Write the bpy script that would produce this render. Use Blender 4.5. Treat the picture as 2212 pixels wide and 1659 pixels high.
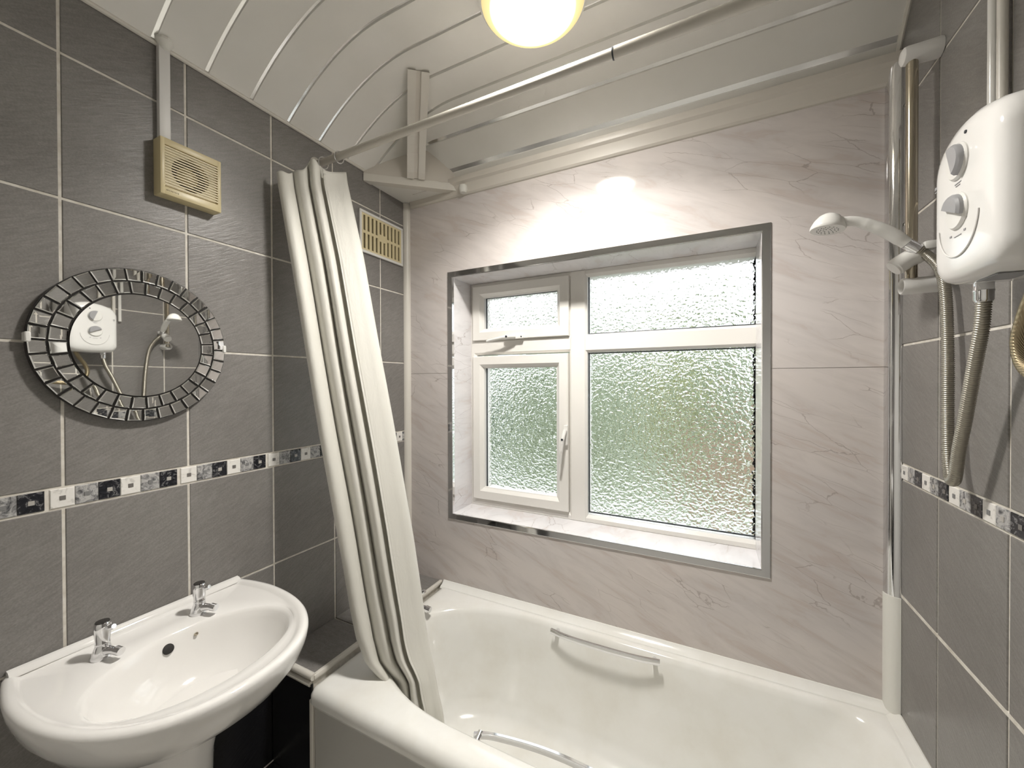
import bpy, bmesh, math, random
from mathutils import Vector, Matrix
random.seed(7)
for o in list(bpy.data.objects):
    bpy.data.objects.remove(o)
SC = bpy.context.scene
COL = SC.collection

# ------------------------------------------------------------------ camera
F_PX, YAW, PIT, ROL = 845.3, 0.4655, -0.0073, -0.003
CAM_H = 1.50
_cy, _sy, _cp, _sp = math.cos(YAW), math.sin(YAW), math.cos(PIT), math.sin(PIT)
_fw = Vector((-_sy * _cp, _cy * _cp, _sp))
_rt = Vector((_cy, _sy, 0))
_up = _rt.cross(_fw)
_cr, _sr = math.cos(ROL), math.sin(ROL)
CR = _rt * _cr + _up * _sr
CU = _up * _cr - _rt * _sr
CW = _fw
cd = bpy.data.cameras.new('camera')
cd.sensor_width = 36.0
cd.lens = F_PX / 2212 * 36.0
cd.clip_start = 0.01
cam = bpy.data.objects.new('camera', cd)
COL.objects.link(cam)
cam.matrix_world = Matrix(((CR.x, CU.x, -CW.x, 0), (CR.y, CU.y, -CW.y, 0), (CR.z, CU.z, -CW.z, CAM_H), (0, 0, 0, 1)))
SC.camera = cam

# ------------------------------------------------------------------ world, exposure
w = bpy.data.worlds.new('overcast_sky')
SC.world = w
w.use_nodes = True
bg = w.node_tree.nodes['Background']
bg.inputs[0].default_value = (0.93, 0.97, 1.0, 1)
bg.inputs[1].default_value = 1.35
SC.view_settings.view_transform = 'Standard'
SC.view_settings.look = 'None'
SC.view_settings.exposure = 0.78
SC.view_settings.gamma = 1.0
SC.view_settings.use_curve_mapping = False
try:
    SC.cycles.use_denoising = True
    SC.cycles.max_bounces = 7
    SC.cycles.diffuse_bounces = 5
    SC.cycles.glossy_bounces = 4
    SC.cycles.transmission_bounces = 6
    SC.cycles.use_adaptive_sampling = True
    SC.cycles.adaptive_threshold = 0.1
    SC.cycles.adaptive_min_samples = 16
    SC.cycles.sample_clamp_indirect = 6.0
except Exception:
    pass

# room planes
XL, XR, YF, YN = -1.334, 0.485, 1.5, -0.42
LAMP = (-0.424, 0.974)
LAMP_R = 0.138
LAMP_STRENGTH = 72.0
LAMP_WATTS = 9.9       # part of the lamp's output, from an added disc below the lens

# ------------------------------------------------------------------ helpers
ORG = {}
def link(o, parent=None, org=(0, 0, 0)):
    COL.objects.link(o)
    ORG[o.name] = Vector(org)
    if parent is not None:
        o.parent = parent
        o.location = Vector(org) - ORG[parent.name]
    else:
        o.location = Vector(org)
    return o

def obj(name, verts, faces, mat, parent=None, smooth=False, org=None, kind=None):
    """One mesh object from world-space vertices."""
    vs = [Vector(v) for v in verts]
    if org is None:
        if parent is not None:
            org = ORG[parent.name]
        else:
            lo = [min(v[i] for v in vs) for i in range(3)]
            hi = [max(v[i] for v in vs) for i in range(3)]
            org = ((lo[0] + hi[0]) / 2, (lo[1] + hi[1]) / 2, lo[2])
    org = Vector(org)
    me = bpy.data.meshes.new(name)
    me.from_pydata([v - org for v in vs], [], faces)
    bm = bmesh.new(); bm.from_mesh(me)
    bmesh.ops.recalc_face_normals(bm, faces=bm.faces)
    bm.to_mesh(me); bm.free()
    if smooth:
        for p in me.polygons:
            p.use_smooth = True
        if smooth != 'all':
            try:
                me.set_sharp_from_angle(angle=math.radians(smooth if not isinstance(smooth, bool) else 38))
            except Exception:
                pass
    me.materials.append(mat)
    o = bpy.data.objects.new(name, me)
    link(o, parent, org)
    if kind:
        o['kind'] = kind
    return o

def thing(name, label, cat, loc, group=None, kind=None):
    o = bpy.data.objects.new(name, None)
    o.empty_display_size = 0.05
    link(o, None, loc)
    if kind:
        o['kind'] = kind
    return tag(o, label, cat, group)

def tag(o, label, cat, group=None):
    o['label'] = label
    if cat:
        o['category'] = cat
    if group:
        o['group'] = group
    return o

def join(*parts):
    V, Fc = [], []
    for v, f in parts:
        n = len(V)
        V += list(v)
        Fc += [tuple(i + n for i in q) for q in f]
    return V, Fc

def box(x0, x1, y0, y1, z0, z1):
    v = [(x, y, z) for x in (x0, x1) for y in (y0, y1) for z in (z0, z1)]
    f = [(0, 1, 3, 2), (4, 6, 7, 5), (0, 4, 5, 1), (2, 3, 7, 6), (0, 2, 6, 4), (1, 5, 7, 3)]
    return v, f

def rbox(x0, x1, y0, y1, z0, z1, r=0.003, seg=2):
    bm = bmesh.new()
    bmesh.ops.create_cube(bm, size=1)
    for v in bm.verts:
        v.co = Vector(((x0 + x1) / 2 + v.co.x * (x1 - x0), (y0 + y1) / 2 + v.co.y * (y1 - y0), (z0 + z1) / 2 + v.co.z * (z1 - z0)))
    bmesh.ops.bevel(bm, geom=list(bm.edges), offset=r, segments=seg, profile=0.6, affect='EDGES')
    bm.verts.index_update()
    out = [tuple(v.co) for v in bm.verts], [tuple(v.index for v in f.verts) for f in bm.faces]
    bm.free()
    return out

def loft(rings, cap0=True, cap1=True, closed=True):
    n = len(rings[0])
    V = [tuple(p) for r in rings for p in r]
    Fc = []
    for i in range(len(rings) - 1):
        for j in range(n if closed else n - 1):
            k = (j + 1) % n
            Fc.append((i * n + j, i * n + k, (i + 1) * n + k, (i + 1) * n + j))
    if cap0:
        Fc.append(tuple(range(n)))
    if cap1:
        Fc.append(tuple((len(rings) - 1) * n + j for j in range(n)))
    return V, Fc

def tube(path, rad, seg=12, caps=True):
    P = [Vector(p) for p in path]
    R = rad if isinstance(rad, (list, tuple)) else [rad] * len(P)
    T = []
    for i in range(len(P)):
        a = P[max(i - 1, 0)]; b = P[min(i + 1, len(P) - 1)]
        T.append((b - a).normalized())
    up = Vector((0, 0, 1)) if abs(T[0].z) < 0.9 else Vector((1, 0, 0))
    n = (up - T[0] * up.dot(T[0])).normalized()
    rings = []
    for i in range(len(P)):
        n = (n - T[i] * n.dot(T[i])).normalized()
        b = T[i].cross(n)
        rings.append([P[i] + (n * math.cos(2 * math.pi * k / seg) + b * math.sin(2 * math.pi * k / seg)) * R[i] for k in range(seg)])
    return loft(rings, caps, caps)

def lathe(center, axis, prof, seg=24):
    """prof = [(radius, distance along axis)...]"""
    c = Vector(center); ax = Vector(axis).normalized()
    up = Vector((0, 0, 1)) if abs(ax.z) < 0.9 else Vector((1, 0, 0))
    n = (up - ax * up.dot(ax)).normalized(); b = ax.cross(n)
    rings = [[c + ax * d + (n * math.cos(2 * math.pi * k / seg) + b * math.sin(2 * math.pi * k / seg)) * max(r, 1e-5) for k in range(seg)] for r, d in prof]
    return loft(rings)

def bez(pts, n=12):
    """Catmull-Rom through pts."""
    P = [Vector(p) for p in pts]
    out = []
    for i in range(len(P) - 1):
        p0 = P[max(i - 1, 0)]; p1 = P[i]; p2 = P[i + 1]; p3 = P[min(i + 2, len(P) - 1)]
        for k in range(n):
            t = k / n
            out.append(0.5 * ((2 * p1) + (p2 - p0) * t + (2 * p0 - 5 * p1 + 4 * p2 - p3) * t * t + (3 * p1 - p0 - 3 * p2 + p3) * t ** 3))
    out.append(P[-1])
    return out

# ------------------------------------------------------------------ materials
def mat(name, col=(.8, .8, .8), rough=.5, metal=0.0, spec=.5, **kw):
    m = bpy.data.materials.new(name)
    m.use_nodes = True
    b = m.node_tree.nodes['Principled BSDF']
    b.inputs['Base Color'].default_value = (*col, 1)
    b.inputs['Roughness'].default_value = rough
    b.inputs['Metallic'].default_value = metal
    b.inputs['Specular IOR Level'].default_value = spec
    for k, v in kw.items():
        b.inputs[k].default_value = v
    return m

class N:
    """tiny node builder"""
    def __init__(s, m):
        s.m = m; s.t = m.node_tree; s.b = s.t.nodes['Principled BSDF']
    def n(s, typ, **kw):
        x = s.t.nodes.new(typ)
        for k, v in kw.items():
            if k.startswith('_'):
                setattr(x, k[1:], v)
            else:
                x.inputs[k.replace('__', ' ')].default_value = v
        return x
    def l(s, a, ao, b, bi):
        s.t.links.new(a.outputs[ao], b.inputs[bi]); return b
    def pos(s, scale=(1, 1, 1), rot=(0, 0, 0)):
        g = s.n('ShaderNodeNewGeometry')
        mp = s.n('ShaderNodeMapping')
        mp.inputs['Scale'].default_value = scale
        mp.inputs['Rotation'].default_value = rot
        s.l(g, 'Position', mp, 'Vector')
        return mp
    def ramp(s, stops):
        r = s.n('ShaderNodeValToRGB')
        e = r.color_ramp.elements
        while len(e) < len(stops):
            e.new(0.5)
        for i, (p, c) in enumerate(stops):
            e[i].position = p
            e[i].color = (*c, 1) if len(c) == 3 else c
        return r
    def noise(s, vec, scale, detail=4, rough=.55, dist=0.0):
        x = s.n('ShaderNodeTexNoise')
        x.inputs['Scale'].default_value = scale; x.inputs['Detail'].default_value = detail
        x.inputs['Roughness'].default_value = rough; x.inputs['Distortion'].default_value = dist
        s.l(vec, 'Vector', x, 'Vector'); return x
    def mix(s, f, a, b, blend='MIX'):
        x = s.n('ShaderNodeMix', _data_type='RGBA', _blend_type=blend)
        for v, i in ((f, 0), (a, 6), (b, 7)):
            if isinstance(v, tuple) and hasattr(v[0], 'outputs'):
                s.t.links.new(v[0].outputs[v[1]], x.inputs[i])
            elif isinstance(v, (int, float)):
                x.inputs[i].default_value = v
            else:
                x.inputs[i].default_value = (*v, 1)
        return x
    def bump(s, src, out, strength=.3, dist=.002):
        x = s.n('ShaderNodeBump', Strength=strength, Distance=dist)
        s.l(src, out, x, 'Height'); s.l(x, 'Normal', s.b, 'Normal'); return x

def tile_mat(name, c_lo, c_mid, c_hi, rough=.33):
    m = mat(name, c_mid, rough, spec=.42)
    k = N(m)
    # slate grain: streaks that run diagonally over each tile
    p1 = k.pos((1, 1, 1), (-0.5, 0, 0))
    st = k.n('ShaderNodeMapping'); st.inputs['Scale'].default_value = (14, 10, 70)
    k.l(p1, 'Vector', st, 'Vector')
    fine = k.noise(st, 2.2, 4, .7, .6)
    p2 = k.pos((1, 1, 1))
    big = k.noise(p2, 3.2, 4, .6)
    r = k.ramp([(0.30, c_lo), (0.5, c_mid), (0.70, c_hi)])
    mx = k.n('ShaderNodeMath', _operation='MULTIPLY_ADD'); mx.inputs[1].default_value = .55
    k.l(fine, 'Fac', mx, 0)
    ml = k.n('ShaderNodeMath', _operation='MULTIPLY'); ml.inputs[1].default_value = .45
    k.l(big, 'Fac', ml, 0)
    k.l(ml, 'Value', mx, 2)
    gr = k.noise(p2, 260, 1, .6)
    ga = k.n('ShaderNodeMath', _operation='MULTIPLY_ADD'); ga.inputs[1].default_value = .34
    k.l(gr, 'Fac', ga, 0); sb_ = k.n('ShaderNodeMath', _operation='SUBTRACT'); sb_.inputs[1].default_value = .17
    k.l(mx, 'Value', sb_, 0); k.l(sb_, 'Value', ga, 2)
    k.l(ga, 'Value', r, 'Fac')
    k.l(r, 'Color', k.b, 'Base Color')
    k.bump(fine, 'Fac', .45, .0016)
    return m

M = {}
M['tile'] = tile_mat('slate_tile', (.158, .149, .140), (.206, .195, .184), (.258, .246, .233))
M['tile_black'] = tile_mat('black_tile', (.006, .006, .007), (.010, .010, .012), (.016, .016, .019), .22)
M['grout'] = mat('cream_grout', (.66, .62, .55), .8)
k = N(M['grout']); ng = k.noise(k.pos(), 55, 3); k.l(k.ramp([(.3, (.58, .54, .47)), (.7, (.74, .71, .65))]), 'Color', k.b, 'Base Color'); k.l(ng, 'Fac', k.b.inputs['Base Color'].links[0].from_node, 'Fac')
M['mosaic_white'] = mat('white_marble_mosaic', (.72, .70, .66), .25)
k = N(M['mosaic_white']); q = k.noise(k.pos(), 45, 6, .6, 1.5); r_ = k.ramp([(.34, (.60, .58, .55)), (.44, (.78, .76, .72)), (.8, (.82, .80, .77))]); k.l(q, 'Fac', r_, 'Fac'); k.l(r_, 'Color', k.b, 'Base Color')
M['mosaic_grey'] = mat('grey_marble_mosaic', (.4, .4, .4), .25)
k = N(M['mosaic_grey']); q = k.noise(k.pos(), 38, 7, .65, 2.2); r_ = k.ramp([(.36, (.07, .07, .075)), (.46, (.24, .24, .24)), (.58, (.48, .47, .46)), (.75, (.16, .16, .165))]); k.l(q, 'Fac', r_, 'Fac'); k.l(r_, 'Color', k.b, 'Base Color')
M['mosaic_black'] = mat('black_marble_mosaic', (.02, .02, .025), .2)
k = N(M['mosaic_black']); q = k.noise(k.pos(), 42, 7, .65, 2.5); r_ = k.ramp([(.45, (.012, .013, .017)), (.56, (.03, .03, .036)), (.60, (.22, .22, .22)), (.64, (.02, .02, .024))]); k.l(q, 'Fac', r_, 'Fac'); k.l(r_, 'Color', k.b, 'Base Color')
M['inlay_grey'] = mat('grey_inlay', (.16, .15, .14), .35)
M['inlay_pale'] = mat('pale_inlay', (.42, .40, .37), .35)
M['inlay_dim'] = mat('dim_inlay', (.20, .20, .20), .35)

def marble(name, base, rough):
    m = mat(name, base, rough, spec=.13)
    k = N(m)
    # soft brown-grey clouds drifting down to the right, hair-thin broken cracks over them
    pr = k.pos((1, 1, 1), (0, math.radians(-24), 0))
    st = k.n('ShaderNodeMapping'); st.inputs['Scale'].default_value = (2.6, 3, 14)
    k.l(pr, 'Vector', st, 'Vector')
    clouds = k.noise(st, 1.5, 4, .62, .7)
    r1 = k.ramp([(.40, base), (.56, tuple(c * .93 for c in base)), (.64, (base[0] * .88, base[1] * .845, base[2] * .825)), (.72, tuple(c * .90 for c in base))])
    k.l(clouds, 'Fac', r1, 'Fac')
    patch = k.noise(k.pos((1.2, 1, 1.6)), 2.1, 3, .5)
    rp = k.ramp([(.35, (.95, .95, .96)), (.65, (1.0, .985, .975))])
    k.l(patch, 'Fac', rp, 'Fac')
    mc = k.mix(1.0, (r1, 'Color'), (rp, 'Color'), 'MULTIPLY')
    wob = k.noise(k.pos((1, 1, 1)), 7, 5, .6)
    vm = k.n('ShaderNodeVectorMath', _operation='MULTIPLY_ADD'); vm.inputs[1].default_value = (.35, .35, .35)
    k.l(wob, 'Color', vm, 0); k.l(st, 'Vector', vm, 2)
    vor = k.n('ShaderNodeTexVoronoi', _feature='DISTANCE_TO_EDGE'); vor.inputs['Scale'].default_value = 1.5
    k.l(vm, 'Vector', vor, 'Vector')
    rv = k.ramp([(0.0, (1, 1, 1)), (.005, (.8, .8, .8)), (.012, (0, 0, 0))])
    k.l(vor, 'Distance', rv, 'Fac')
    brk = k.noise(k.pos(), 5.5, 3, .5)
    rb = k.ramp([(.47, (0, 0, 0)), (.58, (.62, .62, .62))])
    k.l(brk, 'Fac', rb, 'Fac')
    mk_ = k.mix(1.0, (rv, 'Color'), (rb, 'Color'), 'MULTIPLY')
    fin = k.mix((mk_, 2), (mc, 2), (base[0] * .48, base[1] * .43, base[2] * .41))
    k.l(fin, 2, k.b, 'Base Color')
    return m
M['marble'] = marble('marble_wall_panel', (.68, .635, .61), .05)
M['marble_sill'] = marble('marble_reveal_panel', (.78, .765, .77), .12)
M['joint'] = mat('panel_joint', (.40, .37, .35), .5)

M['ceil'] = mat('white_ceiling_plank', (.66, .64, .60), .34)
k = N(M['ceil']); q = k.noise(k.pos((1, 1, 1)), 5, 3); r_ = k.ramp([(.35, (.76, .745, .70)), (.7, (.80, .785, .745))]); k.l(q, 'Fac', r_, 'Fac'); k.l(r_, 'Color', k.b, 'Base Color')
M['chrome_strip'] = mat('silver_seam', (.92, .92, .91), .18, 1.0)
M['chrome'] = mat('chrome', (.78, .78, .79), .07, 1.0)
M['rail_chrome'] = mat('aged_chrome', (.50, .45, .36), .16, 1.0)
M['hose'] = mat('steel_hose', (.40, .375, .32), .34, 1.0)
M['braid'] = mat('bronze_braided_hose', (.34, .28, .18), .36, 1.0)
k = N(M['braid']); wv = k.n('ShaderNodeTexWave', Scale=160.0, Distortion=.5); k.l(k.pos((1, 1, 1), (.6, .4, 0)), 'Vector', wv, 'Vector'); k.bump(wv, 'Fac', .6, .001)
M['upvc'] = mat('white_upvc', (.80, .78, .74), .28)
M['plastic'] = mat('white_plastic', (.76, .75, .72), .22)
M['gloss_plastic'] = mat('glossy_white_plastic', (.76, .75, .73), .09)
M['plastic_rough'] = mat('matt_white_plastic', (.70, .69, .67), .42)
M['trim_white'] = mat('white_trim', (.70, .67, .61), .35)
M['cornice'] = mat('cream_cornice', (.66, .62, .56), .35)
M['sealant'] = mat('white_sealant', (.76, .75, .70), .5)
M['ceramic'] = mat('white_ceramic', (.78, .765, .74), .08, **{'Coat Weight': .4, 'Coat Roughness': .04})
M['enamel'] = mat('bath_enamel', (.72, .69, .61), .12, **{'Coat Weight': .25, 'Coat Roughness': .08})
k = N(M['enamel']); q = k.noise(k.pos((1, 1, 1)), 6, 5, .6); r_ = k.ramp([(.30, (.80, .785, .735)), (.55, (.85, .845, .81)), (.8, (.87, .865, .84))]); k.l(q, 'Fac', r_, 'Fac'); k.l(r_, 'Color', k.b, 'Base Color')
M['bath_panel'] = mat('grey_bath_panel', (.46, .45, .42), .45)
M['cream'] = mat('yellowed_plastic', (.62, .53, .31), .35)
M['cream_pale'] = mat('pale_yellowed_plastic', (.70, .61, .38), .4)
M['dark'] = mat('dark_void', (.012, .010, .008), .7)
M['olive'] = mat('olive_backing', (.085, .065, .028), .8)  # dark olive-brown sheet behind the louvre slots
M['black'] = mat('black_rubber', (.012, .013, .015), .45)
M['gasket'] = mat('dark_gasket', (.03, .035, .04), .5)
M['knob'] = mat('grey_knob', (.33, .33, .34), .3)
M['print'] = mat('grey_print', (.30, .30, .31), .5)
M['brown_print'] = mat('brown_print', (.20, .15, .06), .5)
M['mirror'] = mat('mirror_glass', (.86, .87, .86), .015, 1.0)
M['mirror_back'] = mat('black_mirror_backing', (.015, .013, .012), .3)
M['rod'] = mat('white_enamelled_tube', (.55, .52, .46), .24)
M['floor'] = mat('pale_bounce_floor', (.52, .50, .46), .35)  # assumed pale tone, chosen to bounce light upward
M['paint'] = mat('white_paint', (.82, .81, .78), .6)
M['render_wall'] = mat('outer_wall', (.5, .48, .45), .9)

m = M['cloth'] = mat('cream_curtain_cloth', (.86, .845, .785), .55)
m.node_tree.nodes['Principled BSDF'].inputs['Sheen Weight'].default_value = .15
k = N(m)
tr = k.n('ShaderNodeBsdfTranslucent'); tr.inputs['Color'].default_value = (.84, .83, .78, 1)
ms = k.n('ShaderNodeMixShader'); ms.inputs[0].default_value = .28
out = [x for x in k.t.nodes if x.type == 'OUTPUT_MATERIAL'][0]
k.l(k.b, 'BSDF', ms, 1); k.l(tr, 'BSDF', ms, 2); k.l(ms, 'Shader', out, 'Surface')
cn = k.noise(k.pos((9, 9, 3)), 3.0, 4, .6, .8)
k.bump(cn, 'Fac', .35, .006)

m = M['glass'] = mat('hammered_obscure_glass', (.96, .985, .975), .03, **{'Transmission Weight': 1.0, 'IOR': 1.46})
k = N(m)
p_ = k.pos((1, 1, 1.15))
wn = k.noise(p_, 42, 2, .5)
vm = k.n('ShaderNodeVectorMath', _operation='MULTIPLY_ADD'); vm.inputs[1].default_value = (.018, .018, .018)
k.l(wn, 'Color', vm, 0); k.l(p_, 'Vector', vm, 2)
vo = k.n('ShaderNodeTexVoronoi', _feature='SMOOTH_F1'); vo.inputs['Scale'].default_value = 78; vo.inputs['Smoothness'].default_value = .55
k.l(vm, 'Vector', vo, 'Vector')
k.bump(vo, 'Distance', 1.0, .0042)

m = M['lamp_glass'] = bpy.data.materials.new('glowing_opal_glass')
m.use_nodes = True
nt = m.node_tree
for x in list(nt.nodes):
    nt.nodes.remove(x)
class E_: pass
g = nt.nodes.new('ShaderNodeTexCoord')
ln = nt.nodes.new('ShaderNodeVectorMath'); ln.operation = 'LENGTH'
mp = nt.nodes.new('ShaderNodeMapping'); mp.inputs['Scale'].default_value = (1, 1, 0)
nt.links.new(g.outputs['Object'], mp.inputs['Vector']); nt.links.new(mp.outputs['Vector'], ln.inputs[0])
dv = nt.nodes.new('ShaderNodeMath'); dv.operation = 'DIVIDE'; dv.inputs[1].default_value = LAMP_R
nt.links.new(ln.outputs['Value'], dv.inputs[0])
rp = nt.nodes.new('ShaderNodeValToRGB')
e = rp.color_ramp.elements
e[0].position = 0.0; e[0].color = (1.0, .965, .91, 1)
e[1].position = 1.0; e[1].color = (.0080, .0064, .0030, 1)
e2 = e.new(.52); e2.color = (.88, .85, .80, 1)
e3 = e.new(.72); e3.color = (.042, .0367, .0266, 1)
e4 = e.new(.85); e4.color = (.0100, .0083, .0040, 1)
nt.links.new(dv.outputs['Value'], rp.inputs['Fac'])
em = nt.nodes.new('ShaderNodeEmission'); em.inputs['Strength'].default_value = LAMP_STRENGTH
nt.links.new(rp.outputs['Color'], em.inputs['Color'])
ou = nt.nodes.new('ShaderNodeOutputMaterial')
nt.links.new(em.outputs['Emission'], ou.inputs['Surface'])

def foliage(name, a, b_):
    m = mat(name, a, .7)
    k = N(m); q = k.noise(k.pos(), 4, 4, .6)
    r_ = k.ramp([(.35, a), (.65, b_)]); k.l(q, 'Fac', r_, 'Fac'); k.l(r_, 'Color', k.b, 'Base Color')
    return m
M['leaf'] = foliage('green_leaves', (.20, .25, .16), (.31, .35, .23))
M['leaf_dark'] = foliage('dark_green_leaves', (.06, .10, .07), (.13, .18, .12))
M['leaf_lime'] = foliage('yellow_green_leaves', (.28, .31, .14), (.40, .41, .22))
M['lawn'] = foliage('lawn_grass', (.24, .28, .19), (.33, .36, .26))
M['patio'] = mat('pale_paving', (.66, .66, .66), .8)
M['brown_wood'] = mat('brown_fence_wood', (.30, .20, .14), .7)

# ================================================================== SETTING
def struct(name, vf, m, label=None):
    o = obj(name, vf[0], vf[1], m, org=(0, 0, 0), kind='structure')
    if label:
        o['label'] = label
    return o

# floor, near wall
struct('floor', box(XL - .1, XR + .1, YN - .1, YF + .3, -.06, 0), M['floor'], 'bathroom floor under the basin and bath')  # out of view, kept pale so it returns light to the room
struct('wall_near', box(XL - .1, XR + .1, YN - .1, YN, 0, 2.66), M['paint'], 'unseen pale wall behind the viewer, set close for bounced light')  # assumed wall, white and near so it fills the room with bounce

# ---- tiled side walls: grout bed plus every tile a piece of its own
TILE_CACHE = {}
def tile_mesh(w, h, m, t=.006, ch=.0014):
    key = (round(w, 4), round(h, 4), m.name, t)
    if key in TILE_CACHE:
        return TILE_CACHE[key]
    def rect(i, x):
        return [(x, i, i), (x, w - i, i), (x, w - i, h - i), (x, i, h - i)]
    v = rect(0, -t) + rect(0, -ch) + rect(ch, 0)
    f = [(8, 9, 10, 11)] + [(a + j, a + (j + 1) % 4, a + 4 + (j + 1) % 4, a + 4 + j) for a in (0, 4) for j in range(4)]
    me = bpy.data.meshes.new('tile')
    me.from_pydata(v, [], f)
    me.materials.append(m)
    TILE_CACHE[key] = me
    return me

def place_tile(parent, side, y0, y1, z0, z1, m, name='tile', proud=0.0):
    """side -1: on left wall (faces +X); +1: on right wall (faces -X)"""
    o = bpy.data.objects.new(name, tile_mesh(y1 - y0, z1 - z0, m))
    if side < 0:
        link(o, parent, (XL + proud, y0, z0))
    else:
        o.rotation_euler = (0, 0, math.pi)
        link(o, parent, (XR - proud, y1, z0))
    return o

G = .003   # half a grout joint
def tiled_wall(name, side, ybounds, rows, band, top):
    x0, x1 = (XL - .10, XL - .0022) if side < 0 else (XR + .0022, XR + .10)
    wl = struct(name, box(x0, x1, YN - .1, YF + .3, 0, 2.66), M['grout'])
    for z0, z1, mm in rows:
        for a, b in zip(ybounds[:-1], ybounds[1:]):
            place_tile(wl, side, a + G, b - G, z0 + G, z1 - G, mm)
    return wl

LY = [YN, -.398, -.152, .0953, .3415, .5857, .8313, 1.0756, 1.3273, 1.5]
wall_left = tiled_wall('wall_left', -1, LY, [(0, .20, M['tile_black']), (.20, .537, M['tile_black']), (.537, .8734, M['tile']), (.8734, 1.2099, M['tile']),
                                  (1.2577, 1.590, M['tile']), (1.590, 1.925, M['tile']), (1.925, 2.2598, M['tile']), (2.2598, 2.418, M['tile'])], None, 2.41)
wall_left['label'] = 'dark slate tiled wall with basin, mirror and extractor fan'
RY = [YN, -.198, .049, .295, .541, .787, 1.0325, 1.278, 1.5]
wall_right = tiled_wall('wall_right', 1, RY, [(0, .22, M['tile']), (.22, .557, M['tile']), (.557, .8936, M['tile']), (.8936, 1.2215, M['tile']),
                                   (1.2650, 1.597, M['tile']), (1.597, 1.933, M['tile']), (1.933, 2.2623, M['tile']), (2.2623, 2.60, M['tile'])], None, 2.6)
wall_right['label'] = 'dark slate tiled wall carrying the electric shower'
# thick grout course low on the right wall
obj('grout_joint', *box(XR - .0006, XR + .0022, YN, 1.478, .8936 - .0042, .8936 + .0042), M['grout'], wall_right)

# mosaic borders
def mosaic(parent, side, start, direction, count, z0, z1, first=0):
    kinds = ['mosaic_white', 'mosaic_grey', 'mosaic_black']
    inl = ['inlay_grey', 'inlay_dim', 'inlay_pale']
    i = first
    W = .0398
    while i < count:
        b, j = divmod(i, 6)
        a = start + direction * (b * .246 + j * W)
        e_ = a + direction * W
        y0, y1 = min(a, e_), max(a, e_)
        kd = i % 3
        hi = YF - .002
        if y0 < hi:
            y1 = min(y1, hi)
            t = place_tile(parent, side, y0 + .0004, y1 - .0004, z0 + .0022, z1 - .0022, M[kinds[kd]], 'mosaic_tile', .0008)
            yc, zc, s = (y0 + y1) / 2, (z0 + z1) / 2, .0048
            if y1 - y0 > .03:
                x = XL + .0008 if side < 0 else XR - .0008
                obj('inlay', *box(x - .001, x + .001, yc - s, yc + s, zc - s, zc + s), M[inl[kd]], t)
        i += 1
mosaic(wall_left, -1, .3200, 1, 30, 1.2099, 1.2577, first=-18)
mosaic(wall_right, 1, 1.4738, -1, 45, 1.2215, 1.2650, first=-1)

# ---- window wall: masonry with the opening, two marble-effect panels, lined reveal
OX0, OX1, OZ0, OZ1 = -1.087, .179, .860, 2.007      # outside of the chrome edging
IX0, IX1, IZ0, IZ1 = -1.062, .153, .886, 1.981      # clear opening
def notch_wall(y0, y1, x0, x1, z0, z1, hx0, hx1, hz0, hz1):
    parts = []
    if hz0 > z0: parts.append(box(x0, x1, y0, y1, z0, hz0))
    if hz1 < z1: parts.append(box(x0, x1, y0, y1, hz1, z1))
    a, b = max(z0, hz0), min(z1, hz1)
    parts.append(box(x0, hx0, y0, y1, a, b)); parts.append(box(hx1, x1, y0, y1, a, b))
    return join(*parts)
wall_far = struct('wall_far', notch_wall(YF + .012, YF + .30, XL - .1, XR + .1, 0, 2.66, IX0 - .012, IX1 + .012, IZ0 - .012, IZ1 + .012), M['render_wall'], 'marble effect panelled wall around the window')
JZ = 1.538
obj('wall_panel', *notch_wall(YF, YF + .012, XL, XR, .545, JZ - .0008, OX0 + .004, OX1 - .004, OZ0 + .004, 9), M['marble'], wall_far)
obj('wall_panel', *notch_wall(YF, YF + .012, XL, XR, JZ + .0008, 2.43, OX0 + .004, OX1 - .004, -9, OZ1 - .004), M['marble'], wall_far)
obj('panel_joint', *join(box(XL, OX0, YF + .002, YF + .004, JZ - .001, JZ + .001), box(OX1, XR, YF + .002, YF + .004, JZ - .001, JZ + .001)), M['joint'], wall_far)
FY = 1.66
obj('reveal_panel', *box(IX0 - .010, IX0, YF + .001, 1.74, IZ0 - .01, IZ1 + .01), M['marble_sill'], wall_far)
obj('reveal_panel', *box(IX1, IX1 + .010, YF + .001, 1.74, IZ0 - .01, IZ1 + .01), M['marble_sill'], wall_far)
obj('reveal_panel', *box(IX0, IX1, YF + .001, 1.74, IZ1, IZ1 + .010), M['marble_sill'], wall_far)
obj('sill_panel', *box(IX0, IX1, YF + .001, 1.74, IZ0 - .010, IZ0), M['marble_sill'], wall_far)

def ring_members(name, x0, x1, z0, z1, prof, m, parent, sides=(0, 1, 2, 3), smooth=False):
    """Four mitred members; prof = [(inset, y)...] closed cross-section."""
    cs = [(x0, z0, 1, 1), (x1, z0, -1, 1), (x1, z1, -1, -1), (x0, z1, 1, -1)]
    out = []
    for s in sides:
        a, b = cs[s], cs[(s + 1) % 4]
        r0 = [(a[0] + a[2] * i, y, a[1] + a[3] * i) for i, y in prof]
        r1 = [(b[0] + b[2] * i, y, b[1] + b[3] * i) for i, y in prof]
        out.append(obj(name, *loft([r0, r1]), m, parent, smooth))
    return out

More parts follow.
